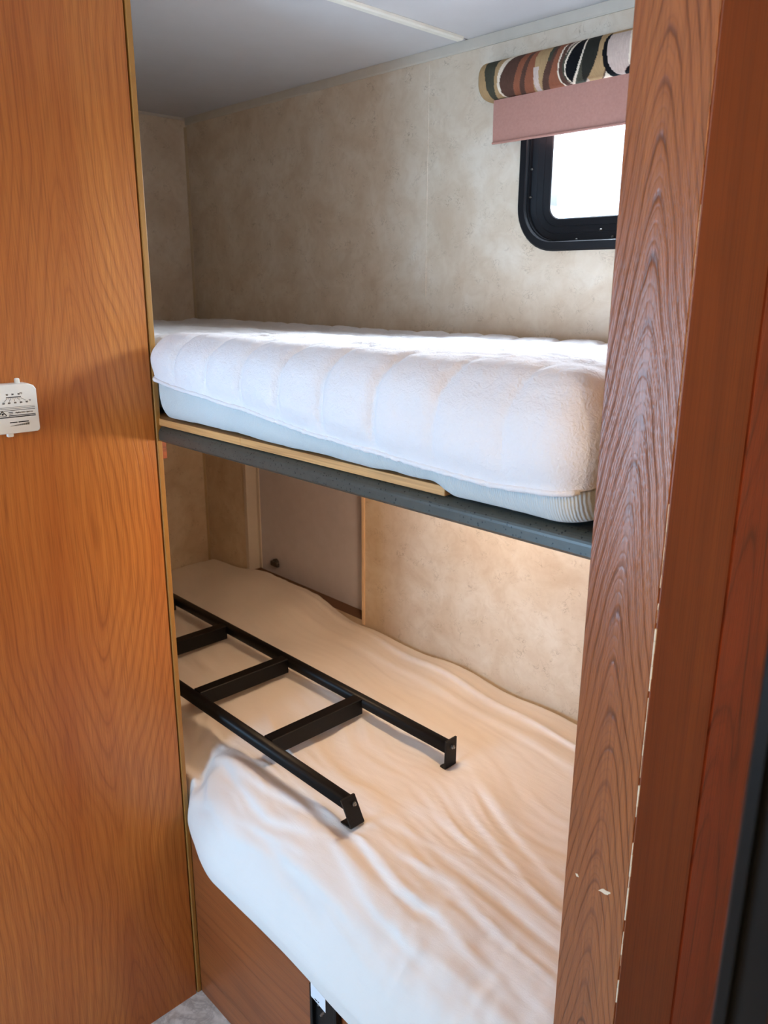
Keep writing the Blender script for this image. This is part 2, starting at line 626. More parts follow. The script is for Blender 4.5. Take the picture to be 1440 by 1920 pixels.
# right partition: post veneer on its end, two veneer panels on its far side
wall_right = sroot('wall_right', (XR0, YP, 0))
fin('partition_core', bx(XR0 + 0.001, XR1 - 0.006, YP + 0.006, 0, 0, H), M_base, wall_right)
fin('end_panel', bx(XR0, XR1 - 0.0016, YP, YP + 0.0055, 0, H, 0.0006, 1), M_post, wall_right)
fin('side_panel', bx(XR1 - 0.0055, XR1, YP + 0.0016, -0.5815, 0, H), M_side, wall_right)
fin('side_panel', bx(XR1 - 0.0055, XR1 + 0.0022, -0.5795, 0, 0, H, 0.0008, 1), M_red, wall_right)
# worn corner of the post: slivers of bare wood along the arris
bm = bmesh.new()
rnd = random.Random(3)
def sliver(z0, z1, w):
    n = max(3, int((z1 - z0) / 0.012))
    for k in range(n):
        a, b_ = z0 + (z1 - z0) * k / n, z0 + (z1 - z0) * (k + 1) / n
        ww = w * (0.45 + 0.8 * rnd.random())
        box(bm, XR1 - 0.0016, XR1 - 0.0016 + ww, YP + 0.0016 - ww, YP + 0.0016, a, b_ - 0.0004)
for z0, z1, w in ((1.125, 1.19, 0.0018), (1.195, 1.215, 0.0008), (1.03, 1.118, 0.0008), (0.985, 1.022, 0.0014), (0.86, 0.955, 0.0015), (0.80, 0.845, 0.001), (0.752, 0.782, 0.0013), (1.23, 1.31, 0.0006), (1.36, 1.56, 0.0004)):
    sliver(z0, z1, w)
o = fin('worn_edge', bm, M_flake, wall_right)
o['label'] = 'pale chipped edge of the post'
for cx, cz, w, h, rot in ((1.970, 0.880, 0.0068, 0.0026, 0.25), (1.936, 0.868 + 0.012, 0.0016, 0.0022, 0.9)):
    pts = []
    for k in range(11):
        a = 2 * math.pi * k / 11
        rr = 1 + 0.25 * math.sin(k * 2.4)
        pu, pv = w * rr * math.cos(a), h * rr * math.sin(a)
        pts.append((cx + pu * math.cos(rot) - pv * math.sin(rot), cz + pu * math.sin(rot) + pv * math.cos(rot)))
    fin('veneer_chip', extrude_poly(pts, YP - 0.0004, YP + 0.0002, lambda u, v, t: (u, t, v)), M_flake, wall_right)

# corridor: opposite wall with a window, end wall
bm = bmesh.new()
OX0, OX1, OZ0, OZ1 = 0.72, 1.52, 0.62, 1.52
for x0, x1, z0, z1 in ((-0.04, OX0, 0, H), (OX0, OX1, 0, OZ0), (OX0, OX1, OZ1, H), (OX1, XE, 0, H)):
    box(bm, x0, x1, YO - 0.05, YO, z0, z1)
hole_corners(bm, OX0, OX1, OZ0, OZ1, YO - 0.05, YO)
struct(fin('wall_opposite', bm, M_wall, loc=(2, YO, 0)))
struct(fin('wall_end', bx(XE, XE + 0.05, YO - 0.05, 0.05, 0, H), M_wall, loc=(XE, -1.2, 0)))


def window(name, x0, x1, z0, z1, yin, sgn, mull=None):
    """black framed rounded window set in a wall whose room face is y=yin; sgn=+1 when outside is +y"""
    r = sroot(name, ((x0 + x1) / 2, yin, z0))
    def loop(inset, y, rad):
        return [(u, yin + sgn * y, v) for u, v in rrect(x0 + inset, x1 - inset, z0 + inset, z1 - inset, rad, 10)]
    R = 0.088
    prof = [(0.000, -0.0005), (0.000, -0.006), (0.003, -0.009), (0.0165, -0.009), (0.018, -0.007), (0.0185, 0.006), (0.0205, 0.008),
            (0.033, 0.010), (0.0335, 0.0112), (0.046, 0.013), (0.0465, 0.0145), (0.060, 0.016), (0.062, 0.018), (0.0625, 0.040), (0.045, 0.046), (0.021, 0.046), (0.0205, -0.0005)]
    fr = ring_sweep([loop(i_, y_, max(0.012, R - i_)) for i_, y_ in prof])
    fin('window_frame', fr, M_blackfr, r)
    pane = extrude_poly(rrect(x0 + 0.06, x1 - 0.06, z0 + 0.06, z1 - 0.06, 0.025), yin + sgn * 0.030, yin + sgn * 0.033, lambda u, v, t: (u, t, v))
    fin('pane', pane, M_glass, r)
    if mull:
        fin('mullion', bx(mull - 0.011, mull + 0.011, min(yin + sgn * 0.014, yin + sgn * 0.0295), max(yin + sgn * 0.014, yin + sgn * 0.0295), z0 + 0.055, z1 - 0.055, 0.002), M_blackfr, r)
    return r


w1 = window('window_1', 1.263, 1.757, 1.564, 1.900, 0.0, 1, 1.497)
for sx, sz in ((1.2865, 1.72), (1.2865, 1.668), (1.40, 1.5845), (1.478, 1.5865), (1.452, 1.600)):
    fin('screw', cyl(bmesh.new(), (sx, 0.004, sz), (0, -1, 0), 0.0024, 0.004, 10, 0.0014), M_lat, w1, smooth=False)
window('window_2', OX0 - 0.02, OX1 + 0.02, OZ0 - 0.02, OZ1 + 0.02, YO, -1, 1.12)

# ------------------------------------------------------------------ valance with printed fabric
def valance():
    x0, x1 = 1.181, 1.84
    zt, zb, dep = 1.923, 1.852, 0.047
    prof = []
    for k in range(61):                       # from the top at the wall, round the front, to the bottom at the wall
        a = math.pi / 2 - math.pi * k / 60
        cy = abs(math.cos(a)) ** 0.72
        sz_ = math.copysign(abs(math.sin(a)) ** 0.8, math.sin(a))
        prof.append((-0.0005 - dep * cy, (zt + zb) / 2 + (zt - zb) / 2 * sz_))
    prof = np.array(prof)
    d = np.r_[0, np.cumsum(np.hypot(*np.diff(prof, axis=0).T))]
    nv = 110
    s = np.linspace(0, d[-1], nv)
    Y, Z = np.interp(s, d, prof[:, 0]), np.interp(s, d, prof[:, 1])
    nu = 420
    X = np.linspace(x0, x1, nu)
    P = np.zeros((nu, nv, 3))
    P[..., 0] = X[:, None]
    P[..., 1] = Y[None]
    P[..., 2] = Z[None]
    # softly rounded padded end
    e = np.clip((X - x0) / 0.006, 0, 1)
    k = 0.9 + 0.1 * np.sqrt(1 - (1 - e) ** 2)
    P[..., 1] *= k[:, None]
    P[..., 2] = (zt + zb) / 2 + (P[..., 2] - (zt + zb) / 2) * k[:, None]
    root = thing('valance', 'padded valance in rust, tan and black leaf print over the bunk window', 'valance', ((x0 + x1) / 2, 0, zb))
    me = grid_mesh('cover', P, caps=True)
    # --- printed pattern: u along the wall (m from left end), v from 0 (bottom) to 1 (top)
    U = (X[:, None] - x0) + np.zeros((1, nv))
    V = 1 - np.broadcast_to((s / d[-1])[None], (nu, nv))
    V = np.clip((V - 0.12) / 0.76, -0.2, 1.2)
    U = (U + 0.0014 * fbm(U * 30, V * 3)) * 1.24
    tan, cream, rust, brown, olive, black, pink = [np.array(srgb(*c)) for c in
        ((166, 136, 98), (222, 206, 184), (136, 84, 62), (84, 60, 50), (70, 68, 56), (18, 18, 20), (190, 170, 158))]
    C = np.zeros(U.shape + (3,)) + tan
    def paint(mask, col):
        C[mask] = col
    # left end tan, then an olive band
    paint((U > 0.030 - 0.012 * V) & (U < 0.062 - 0.02 * (1 - V)), olive)
    # big rust/brown leaf leaning right
    c0 = 0.066 + 0.055 * (V - 0.25) ** 2 * 1.5
    paint((U > c0 - 0.004 - 0.01 * V) & (U < 0.2), cream)
    paint((U > c0 + 0.001 + 0.02 * np.clip(V - .5, 0, 1)) & (U < 0.2), brown)
    paint((U > 0.092 + 0.05 * V) & (U < 0.2), rust)
    paint((U > 0.108 + 0.055 * V) & (U < 0.2), brown)
    paint((U > 0.120 + 0.05 * V ** 0.8) & (U < 0.22), rust)
    paint((U > 0.150 + 0.02 * V + 0.01 * np.sin(V * 3)) & (U < 0.25), tan)
    paint((U > 0.158 + 0.02 * V) & (U < 0.172 + 0.02 * V) & (V < 0.5), pink)
    # dark s-shaped stem
    st = 0.190 + 0.022 * V + 0.010 * np.sin((V - 0.3) * 4.5)
    paint((U > st - 0.006) & (U < st + 0.012), brown)
    paint((U > st - 0.006) & (U < st + 0.004) & (V > .55), olive)
    paint((U >= st + 0.012) & (U < 0.27), rust)
    # cream double line with a brown bar
    c1 = 0.226 + 0.018 * V + 0.010 * (V - 0.45) ** 2 * 4
    paint((U > c1) & (U < c1 + 0.004) & (V < 0.8), cream)
    paint((U >= c1 + 0.004) & (U < c1 + 0.018 - 0.006 * V) & (V < 0.9), brown)
    paint((U >= c1 + 0.018 - 0.006 * V) & (U < 0.30), pink * 0.8 + tan * 0.2)
    # black almond leaf with cream outline inside an olive body
    def almond(cu, cv, ax, hw, hh):
        dv = (V - cv) / hh
        mid = cu + ax * dv
        w_ = hw * np.clip(1 - np.abs(dv) ** 1.7, 0, None)
        return np.abs(U - mid) < w_, np.abs(U - mid) - w_, np.abs(dv) < 1
    m_, dd, ok = almond(0.288, 0.5, 0.022, 0.040, 0.66)
    paint(m_ & ok, olive)
    m_, dd, ok = almond(0.300, 0.46, 0.028, 0.034, 0.52)
    paint(m_ & ok & (U > 0.285 + 0.025 * V), black * 0.7 + olive * 0.3)
    m_, dd, ok = almond(0.276, 0.52, 0.020, 0.021, 0.52)
    paint(m_ & ok, cream)
    m_, dd, ok = almond(0.276, 0.52, 0.019, 0.0165, 0.44)
    paint(m_ & ok, black)
    # right side: cream with black crescents
    cr = 0.326 + 0.05 * V + 0.012 * np.sin(V * 5)
    paint((U > cr) & (U < cr + 0.004), brown)
    paint((U >= cr + 0.004) & (V < 0.8), cream)
    paint(((U - 0.375) ** 2 / 0.028 ** 2 + (V - 0.42) ** 2 / 0.55 ** 2 < 1), black)
    paint(((U - 0.384) ** 2 / 0.026 ** 2 + (V - 0.5) ** 2 / 0.5 ** 2 < 1), pink)
    paint((U > 0.36) & (V > 0.78), tan)
    paint(((U - 0.415) ** 2 / 0.03 ** 2 + (V + 0.05) ** 2 / 0.28 ** 2 < 1), black)
    far = U > 0.43
    rep = 0.5 + 0.5 * np.sin(U * 46 + V * 3)
    paint(far & (rep > 0.72), brown)
    paint(far & (rep < 0.25), cream)
    # woven colour variation of the yarns
    yarn = 0.86 + 0.22 * (0.5 + 0.5 * vnoise(U * 900, V * 14)) * (0.6 + 0.4 * (0.5 + 0.5 * vnoise(U * 60, V * 90, 3)))
    C = np.clip(C * yarn[..., None] * 1.0, 0, 1)
    ca = me.color_attributes.new('print', 'FLOAT_COLOR', 'POINT')
    ca.data.foreach_set('color', np.concatenate([C, np.ones(U.shape + (1,))], -1).reshape(-1).astype(np.float32))
    M, nt, b = nmat('printed_valance_fabric')
    g = NG(nt)
    at = g.n('ShaderNodeAttribute', attribute_name='print')
    g.l(at.outputs['Color'], b.inputs['Base Color'])
    b.inputs['Roughness'].default_value = 0.9
    b.inputs['Specular IOR Level'].default_value = 0.1
    g.bump(g.noise(g.obj(), 700, 2), 0.35, 0.001, b)
    finish('cover', me, M, root, smooth=True)
    return root


valance()

# roller shade under it
root = thing('roller_shade', 'mauve roller shade half drawn over the black bunk window', 'shade', (1.52, -0.02, 1.77))
xs0, xs1 = 1.205, 1.815
pts = [(-0.030, 1.8515), (-0.0315, 1.8515), (-0.031, 1.80), (-0.030, 1.775), (-0.0292, 1.775), (-0.0295, 1.80)]
fin('shade_cloth', extrude_poly(pts, xs0, xs1, lambda u, v, t: (t, u + 0.008, v)), M_shade, root)
fin('hem_bar', extrude_poly([(u - 0.0222, v + 1.773) for u, v in rrect(-0.003, 0.003, -0.002, 0.002, 0.0015, 4)], xs0, xs1, lambda u, v, t: (t, u, v)), M_shade, root)

# ------------------------------------------------------------------ access hatch in the lower bunk wall
root = thing('access_hatch', 'pale grey access hatch with a white frame in the lower bunk wall', 'hatch', (0.51, 0, HZ0))
fin('backing', bx(HX0 - 0.03, HX1 + 0.03, 0.0505, 0.056, HZ0 - 0.03, HZ1 + 0.03), M_sill, root)
fin('door_panel', bx(HX0 + 0.004, HX1 - 0.002, 0.044, 0.049, HZ0 + 0.002, HZ1 - 0.002), M_hatch, root)
bm = bmesh.new()
box(bm, HX0 + 0.0005, HX0 + 0.005, 0.001, 0.0465, HZ0 + 0.001, HZ1 - 0.001)
box(bm, HX0 - 0.004, HX0 + 0.012, -0.0035, 0.0005, HZ0, HZ1, 0.001)
fin('jamb', bm, M_hatchw, root)
fin('stop_strip', bx(HX0 + 0.0055, HX0 + 0.018, 0.040, 0.0465, HZ0 + 0.004, HZ1 - 0.002, 0.002), M_hatchw, root)
o = fin('edge_strip', bx(HX1 - 0.002, HX1 + 0.008, -0.0045, 0.0, HZ0 - 0.01, HZ1, 0.001), M_rawply, root)
o['label'] = 'raw pale wood strip'
fin('sill', bx(HX0 + 0.006, HX1 - 0.002, 0.0005, 0.0465, HZ0 + 0.0005, HZ0 + 0.0018), M_sill, root)
bm = cyl(bmesh.new(), (0.331, 0.047, 0.640), (0, -1, 0), 0.013, 0.012, 20)
box(bm, 0.319, 0.357, 0.026, 0.036, 0.632, 0.648, 0.003)
fin('latch', bm, M_lat, root)

# ------------------------------------------------------------------ upper bunk platform
ZR0, ZR1 = 1.228, 1.256
root = thing('bunk_platform', 'upper bunk platform with a charcoal speckled front rail under the fleece covered mattress', 'bunk', (1.0, -0.35, 1.22))
pts = []
for k in range(9):                                     # bullnose rail
    a = math.radians(90 + 90 * k / 8)
    pts.append((-0.707 + 0.014 + 0.014 * math.cos(a), ZR1 - 0.014 + 0.014 * math.sin(a)))
pts += [(-0.707, ZR0 + 0.004), (-0.703, ZR0), (-0.655, ZR0), (-0.655, ZR1)]
fin('front_rail', extrude_poly(pts, 1.030, XR0 - 0.002, lambda u, v, t: (t, u, v)), M_rail, root)
fin('slab', bx(0.004, XR0 - 0.002, -0.654, -0.004, 1.232, 1.2555), M_base, root)
for x0, x1 in ((0.02, 1.2795), (1.280, 1.705)):
    fin('plywood', bx(x0, x1, -0.703, -0.05, ZR1 + 0.0005, 1.2685, 0.0006, 1), M_ply, root)
fin('support_cleat', bx(0.960, 1.013, -0.698, -0.684, 1.192, 1.2275, 0.001, 1), M_cleat, root)

# ------------------------------------------------------------------ soft slabs
def catmull(P, n):
    P = np.asarray(P, float)
    d = np.r_[0, np.cumsum(np.maximum(1e-6, np.hypot(*np.diff(np.vstack([P, P[:1]]), axis=0).T)) ** 0.5)]
    m_ = len(P)
    t = np.linspace(0, d[-1], n, endpoint=False)
    i = np.clip(np.searchsorted(d, t, side='right') - 1, 0, m_ - 1)
    u = (t - d[i]) / (d[i + 1] - d[i])
    p0, p1, p2, p3 = P[(i - 1) % m_], P[i], P[(i + 1) % m_], P[(i + 2) % m_]
    u = u[:, None]
    return 0.5 * (2 * p1 + (p2 - p0) * u + (2 * p0 - 5 * p1 + 4 * p2 - p3) * u ** 2 + (3 * p1 - p0 - 3 * p2 + p3) * u ** 3)


def arc_resample(Q, n, closed=True):
    R = np.vstack([Q, Q[:1]]) if closed else Q
    d = np.r_[0, np.cumsum(np.hypot(*np.diff(R, axis=0).T))]
    t = np.linspace(0, d[-1], n, endpoint=not closed)
    return np.stack([np.interp(t, d, R[:, 0]), np.interp(t, d, R[:, 1])], 1)


def slab_surface(xs, prof_fn, nv, r_end):
    """closed tube of profiles along X with rounded ends; returns P, and outward normals N in (y,z)"""
    x0, x1 = xs[0], xs[-1]
    P = np.zeros((len(xs), nv, 3))
    for i, x in enumerate(xs):
        Q = arc_resample(catmull(prof_fn(x), 400), nv)
        c = (Q.max(0) + Q.min(0)) / 2
        hw = (Q.max(0) - Q.min(0)) / 2
        dd = min(x - x0, x1 - x)
        if dd < r_end:
            t = 1 - dd / r_end
            ins = r_end * (1 - math.sqrt(max(0.0, 1 - t * t)))
            ins = min(ins, hw.min() * 0.97)
            # move points inward, keeping the bottom flat
            Q2 = c + (Q - c) * (1 - ins / hw)
            Q = np.stack([Q2[:, 0], np.where(Q[:, 1] < c[1], Q[:, 1] * 0.75 + Q2[:, 1] * 0.25, Q2[:, 1])], 1)
        P[i, :, 0] = x
        P[i, :, 1:] = Q
    return P


def end_spaced(x0, x1, n, r):
    t = np.linspace(0, 1, n)
    xs = x0 + (x1 - x0) * t
    k = 10
    e = r * (1 - np.cos(np.linspace(0, math.pi / 2, k)))
    xs = np.r_[x0 + e, xs[(xs > x0 + r * 1.02) & (xs < x1 - r * 1.02)], (x1 - e)[::-1]]
    return xs


def grid_normals(P):
    du = np.gradient(P, axis=0)
    dv = np.roll(P, -1, 1) - np.roll(P, 1, 1)
    N = np.cross(dv, du)
    L = np.linalg.norm(N, axis=-1, keepdims=True)
    N = N / np.maximum(L, 1e-9)
    c = P.mean((0, 1))
    if ((P - c) * N).sum(-1).mean() < 0:
        N = -N
    return N


# ---- upper mattress + pad
def up_front(x):
    return -0.690 - 0.036 * smooth01((x - 1.024) / 0.05) - 0.012 * smooth01((x - 1.2) / 0.5)


def up_prof(x):
    yF = float(up_front(x))
    zb = 1.2695 - 0.0115 * float(smooth01((x - 1.69) / 0.05))
    sag = 0.004 * math.sin(x * 5)
    zt = 1.392
    cr = 0.010 * float(smooth01((x - 1.0) / 0.1))
    return [(-0.04, zb + 0.002), (-0.30, zb), (-0.60, zb), (yF + 0.035, zb), (yF + 0.010, zb + 0.012), (yF, zb + 0.045), (yF + 0.001, zb + 0.085),
            (yF + 0.012, zb + 0.118), (yF + 0.05, 1.400 + cr), (yF + 0.11, 1.406 + cr + sag), (-0.42, 1.402 + cr * .5), (-0.25, 1.394), (-0.12, zt), (-0.05, zt - 0.004),
            (-0.014, zt - 0.022), (-0.008, zt - 0.06), (-0.012, zb + 0.02)]


xs = end_spaced(0.012, 1.908, 520, 0.045)
PU = slab_surface(xs, up_prof, 300, 0.045)
NU = grid_normals(PU)
Xg, Yg, Zg = PU[..., 0], PU[..., 1], PU[..., 2]
hem = np.interp(Xg, [0.0, 1.04, 1.13, 1.35, 1.45, 1.58, 1.70, 1.80, 1.89, 1.91], [1.345, 1.345, 1.335, 1.319, 1.312, 1.303, 1.298, 1.294, 1.301, 1.306])
hem = hem + 0.0016 * vnoise(Xg * 18, 0.5)
hem = hem[:, :1] + 0 * hem

body = PU - NU * (0.004 + 0.006 * smooth01((Zg - hem) / 0.02))[..., None] + NU * (0.0015 * fbm(Xg * 14, Yg * 14, Zg * 14, 3))[..., None]
root = thing('mattress', 'pale blue mattress under the fleece pad on the upper bunk', 'mattress', (1.0, -0.36, 1.27))
me = grid_mesh('ticking', body, closed_v=True, caps=True)
finish('ticking', me, M_body, root, smooth=True)

# pad: the part of the surface above the hem, puffed between channel seams
band = np.clip(1 - np.minimum(np.abs(Yg - up_front(Xg)), np.abs(Yg + 0.008)) / 0.085, 0, 1)
band = smooth01(band * 1.6)
top = Zg > 1.36
ph = ((Xg - 1.136 - np.where(Yg > -0.35, -0.013, 0.0)) / 0.0975)
bend = 0.12 * smooth01((Yg - up_front(Xg)) / 0.10)
ph = ph + np.where(Yg < -0.35, -bend * 1.6 * smooth01((Zg - 1.36) / 0.05), 0)
fr = np.abs((ph % 1.0) - 0.5) * 2            # 1 at the seam
puff = (1 - fr ** 7)
right = smooth01((1.80 - Xg) / 0.25) * 0.75 + 0.25
puff = np.where(Yg < -0.35, puff * right + 0.6 * (1 - right), puff)
hm = smooth01((Zg - hem) / 0.035)
disp = 0.0012 + band * (0.0115 * hm + 0.0008) * puff
# fleece wrinkles and lumps on the top
disp = disp + (0.0010 + 0.0018 * hm) * fbm(Xg * 9, Yg * 9, Zg * 9, 3) + (1 - band) * 0.0020 * fbm(Xg * 26 + 3, Yg * 46, 1.0, 4)
disp = disp + 0.0008 * fbm(Xg * 120, Yg * 120, Zg * 120, 2)
pad = PU + NU * disp[..., None]
# roll the hem: vertices below the hem line slide up to it
low = Zg < hem
keepv = []
padc = pad.copy()
cols = np.arange(PU.shape[1])
# choose per-ring column range from the front hem over the top to the back hem
bot = int(np.argmin(np.abs(Yg[200] + 0.35) + (Zg[200] > 1.33) * 9))
order = (bot + cols) % PU.shape[1]
padc, Zo, No, ho, Yo = padc[:, order], Zg[:, order], NU[:, order], hem[:, order], Yg[:, order]
rows = []
for i in range(len(xs)):
    okc = np.where(Zo[i] >= ho[i])[0]
    a, b_ = okc[0], okc[-1]
    seg = padc[i, a:b_ + 1]
    ta = (ho[i, a] - Zo[i, a - 1]) / (Zo[i, a] - Zo[i, a - 1])
    tb = (ho[i, b_] - Zo[i, b_ + 1]) / (Zo[i, b_] - Zo[i, b_ + 1])
    seg = np.vstack([padc[i, a - 1] * (1 - ta) + padc[i, a] * ta, seg, padc[i, b_ + 1] * (1 - tb) + padc[i, b_] * tb])
    n0 = No[i, a]
    d = np.r_[0, np.cumsum(np.linalg.norm(np.diff(seg, axis=0), axis=1))]
    t = np.linspace(0, d[-1], 230)
    rows.append(np.stack([np.interp(t, d, seg[:, k]) for k in range(3)], 1))
padP = np.array(rows)
me = grid_mesh('mattress_pad', padP, caps=True)
po = finish('mattress_pad', me, M_pad, loc=(1.0, -0.36, 1.36), smooth=True)
tag(po, 'white quilted fleece mattress pad with puffed channels on the upper bunk', 'mattress pad')

# elastic hem: a fuzzy bead along the front and back edge of the pad
def bead(path, r, n=8, jit=0.0):
    bm = bmesh.new()
    prev = None
    for i, p in enumerate(path):
        p = Vector(p)
        a = Vector(path[max(0, i - 1)]); b_ = Vector(path[min(len(path) - 1, i + 1)])
        t = (b_ - a).normalized()
        q = Vector((1, 0, 0)).rotation_difference(t).to_matrix()
        rr = r * (1 + jit * mnoise.noise(p * 160) + jit * 0.6 * mnoise.noise(p * 420))
        ring = [bm.verts.new(p + q @ Vector((0, rr * math.cos(2 * math.pi * k / n), rr * math.sin(2 * math.pi * k / n)))) for k in range(n)]
        if prev:
            for k in range(n):
                bm.faces.new((prev[k], prev[(k + 1) % n], ring[(k + 1) % n], ring[k]))
        else:
            bm.faces.new(ring)
        prev = ring
    bm.faces.new(prev[::-1])
    return bm
side = 0 if padP[200, 0, 1] < padP[200, -1, 1] else -1
path = [tuple(p) for p in padP[12:-4, side]]
hb = fin('elastic_hem', bead(path, 0.0033, 8, 0.35), M_pad, po, smooth=True)

# ---- lower mattress + fitted sheet
def lo_front(x):
    return -0.692 - 0.028 * smooth01((x - 1.027) / 0.05) - 0.026 * smooth01((x - 1.04) / 0.15) - 0.012 * smooth01((x - 1.25) / 0.4)


def lo_prof(x):
    yF = float(lo_front(x))
    zb = 0.388 + 0.048 * math.exp(-max(0.0, x - 1.03) / 0.06)
    k = 0.35 + 0.65 * float(smooth01((x - 1.03) / 0.10))
    zm = max(0.436, zb + 0.006)
    zk = 0.586 + 0.034 * math.exp(-((x - 0.42) / 0.27) ** 2) + 0.004 * math.sin(x * 23)
    return [(-0.03, 0.352), (-0.35, 0.350), (-0.63, 0.350), (-0.664, 0.360), (-0.670, 0.425), (-0.684, zm), (yF + 0.016, zb + 0.010), (yF, zb + 0.045), (yF + 0.006, zb + 0.090),
            (yF + 0.030, 0.525), (yF + 0.075, 0.561), (yF + 0.15, 0.576), (-0.42, 0.580), (-0.25, 0.582), (-0.10, zk - 0.002), (-0.035, zk),
            (-0.012, zk - 0.010), (-0.008, 0.50), (-0.014, 0.38)]


xs = end_spaced(0.010, 1.914, 420, 0.05)
PL = slab_surface(xs, lo_prof, 330, 0.05)
NL = grid_normals(PL)
Xg, Yg, Zg = PL[..., 0], PL[..., 1], PL[..., 2]
root = thing('mattress', 'white mattress edge showing below the sheet on the lower bunk', 'mattress', (1.0, -0.36, 0.35))
me = grid_mesh('ticking', PL - NL * 0.010, closed_v=True, caps=True)
finish('ticking', me, M_body, root, smooth=True)

# wrinkles: s runs from the front hem (0) over the crown to the back
topm = smooth01((Zg - 0.50) / 0.06)
fm = smooth01((-0.25 - Yg) / 0.25) * (1 - 0.55 * smooth01((Xg - 1.55) / 0.25) * smooth01((Yg + 0.66) / 0.12))                    # stronger towards the front
a = -0.16
u = Xg * math.cos(a) + Yg * math.sin(a)
v = -Xg * math.sin(a) + Yg * math.cos(a)
warp = 0.05 * fbm(Xg * 3, Yg * 3, 2.0, 2)
w1_ = fbm(u * 3.2, (v + warp) * 26, 4.0, 3)
w2_ = fbm(u * 6.5 + 5, (v + warp * 1.3) * 50, 7.0, 3)
rid = 1 - np.abs(fbm(u * 2.6 + 2, (v + warp) * 17, 9.0, 2))
disp = 0.0045 + 0.0032 * w1_ * (0.55 + 0.45 * fm) + 0.0014 * w2_ * (0.3 + 0.7 * fm) + 0.0028 * (np.clip(rid, 0, 1) ** 4) * fm
disp = disp + 0.006 * fbm(Xg * 3.5, Yg * 4, 1.0, 2) * topm


def seg_dist(px, py, pts):
    best = np.full(px.shape, 9.0)
    side_ = np.zeros(px.shape)
    tt = np.zeros(px.shape)
    for k in range(len(pts) - 1):
        ax, ay = pts[k]; bx_, by_ = pts[k + 1]
        dx, dy = bx_ - ax, by_ - ay
        L2 = dx * dx + dy * dy
        t = np.clip(((px - ax) * dx + (py - ay) * dy) / L2, 0, 1)
        ex, ey = px - ax - t * dx, py - ay - t * dy
        d_ = np.hypot(ex, ey)
        s_ = np.sign(ex * dy - ey * dx)
        mk = d_ < best
        best = np.where(mk, d_, best); side_ = np.where(mk, s_, side_); tt = np.where(mk, (k + t) / (len(pts) - 1), tt)
    return best, side_, tt


def fold(pts, h, w, taper=True, asym=0.5):
    """soft fold: steep on one side, long on the other"""
    d_, s_, t_ = seg_dist(Xg, Yg, pts)
    ww = np.where(s_ > 0, w * (1 - asym), w * (1 + asym * 1.5))
    e = np.sin(np.pi * np.clip(t_, 0.02, 0.98)) ** 0.6 if taper else 1.0
    return h * e * np.exp(-(d_ / ww) ** 2)


up_ = (Zg > 0.46)
FO = 0
# folds fanning out from the near hook towards the right
FO = FO + fold([(1.428, -0.60), (1.50, -0.622), (1.577, -0.640), (1.65, -0.634), (1.76, -0.655)], 0.010, 0.012)
FO = FO + fold([(1.44, -0.575), (1.53, -0.585), (1.63, -0.575), (1.76, -0.60)], 0.007, 0.016)
FO = FO + fold([(1.44, -0.535), (1.56, -0.53), (1.70, -0.535), (1.85, -0.56)], 0.006, 0.016)
FO = FO + fold([(1.40, -0.635), (1.48, -0.66), (1.58, -0.685), (1.70, -0.69)], 0.007, 0.014)
FO = FO + fold([(1.44, -0.33), (1.54, -0.37), (1.66, -0.42), (1.80, -0.47)], 0.005, 0.016)
FO = FO + fold([(1.44, -0.37), (1.55, -0.425), (1.68, -0.48), (1.82, -0.52)], 0.005, 0.014)
FO = FO + fold([(1.42, -0.46), (1.54, -0.475), (1.70, -0.495)], 0.004, 0.016)
# left of the near hook, between the rail and the front edge
FO = FO + fold([(1.05, -0.62), (1.16, -0.655), (1.27, -0.672), (1.38, -0.645)], 0.009, 0.016)
FO = FO + fold([(1.04, -0.655), (1.12, -0.70), (1.22, -0.72), (1.34, -0.705)], 0.008, 0.014)
FO = FO + fold([(0.90, -0.60), (1.05, -0.635), (1.20, -0.635), (1.38, -0.612)], 0.008, 0.014)
FO = FO + fold([(1.20, -0.70), (1.30, -0.69), (1.40, -0.68)], 0.005, 0.010)
FO = FO + fold([(1.30, -0.715), (1.40, -0.70), (1.50, -0.705), (1.62, -0.72)], 0.006, 0.012)
# tuck along the back edge
FO = FO + fold([(0.45, -0.035), (0.85, -0.050), (1.28, -0.085), (1.53, -0.105), (1.80, -0.12)], 0.011, 0.009)
FO = FO + fold([(0.55, -0.11), (0.95, -0.12), (1.35, -0.15), (1.7, -0.18)], 0.007, 0.014)
disp = disp + np.where(up_, FO, 0)
# crinkles across the front crown
cr = fbm(Xg * 38, Yg * 16, Zg * 16, 3)
gate = smooth01((fbm(Xg * 6, Yg * 6, 5.0, 2) + 0.15) / 0.5) * smooth01((-0.56 - Yg) / 0.06) * smooth01((Zg - 0.47) / 0.05)
disp = disp + 0.0022 * cr * gate
# the front drop hangs smoother with long horizontal ripples
fd = smooth01((0.53 - Zg) / 0.05) * (Yg < -0.5)
disp = disp * (1 - 0.7 * fd) + fd * (0.002 + 0.0012 * fbm(Xg * 3, Zg * 40, 3.0, 3))
# dents under the ladder hooks
for hx, hy in ((1.41, -0.590), (1.41, -0.336)):
    disp = disp - 0.009 * np.exp(-((Xg - hx) ** 2 + (Yg - hy) ** 2) / 0.03 ** 2)
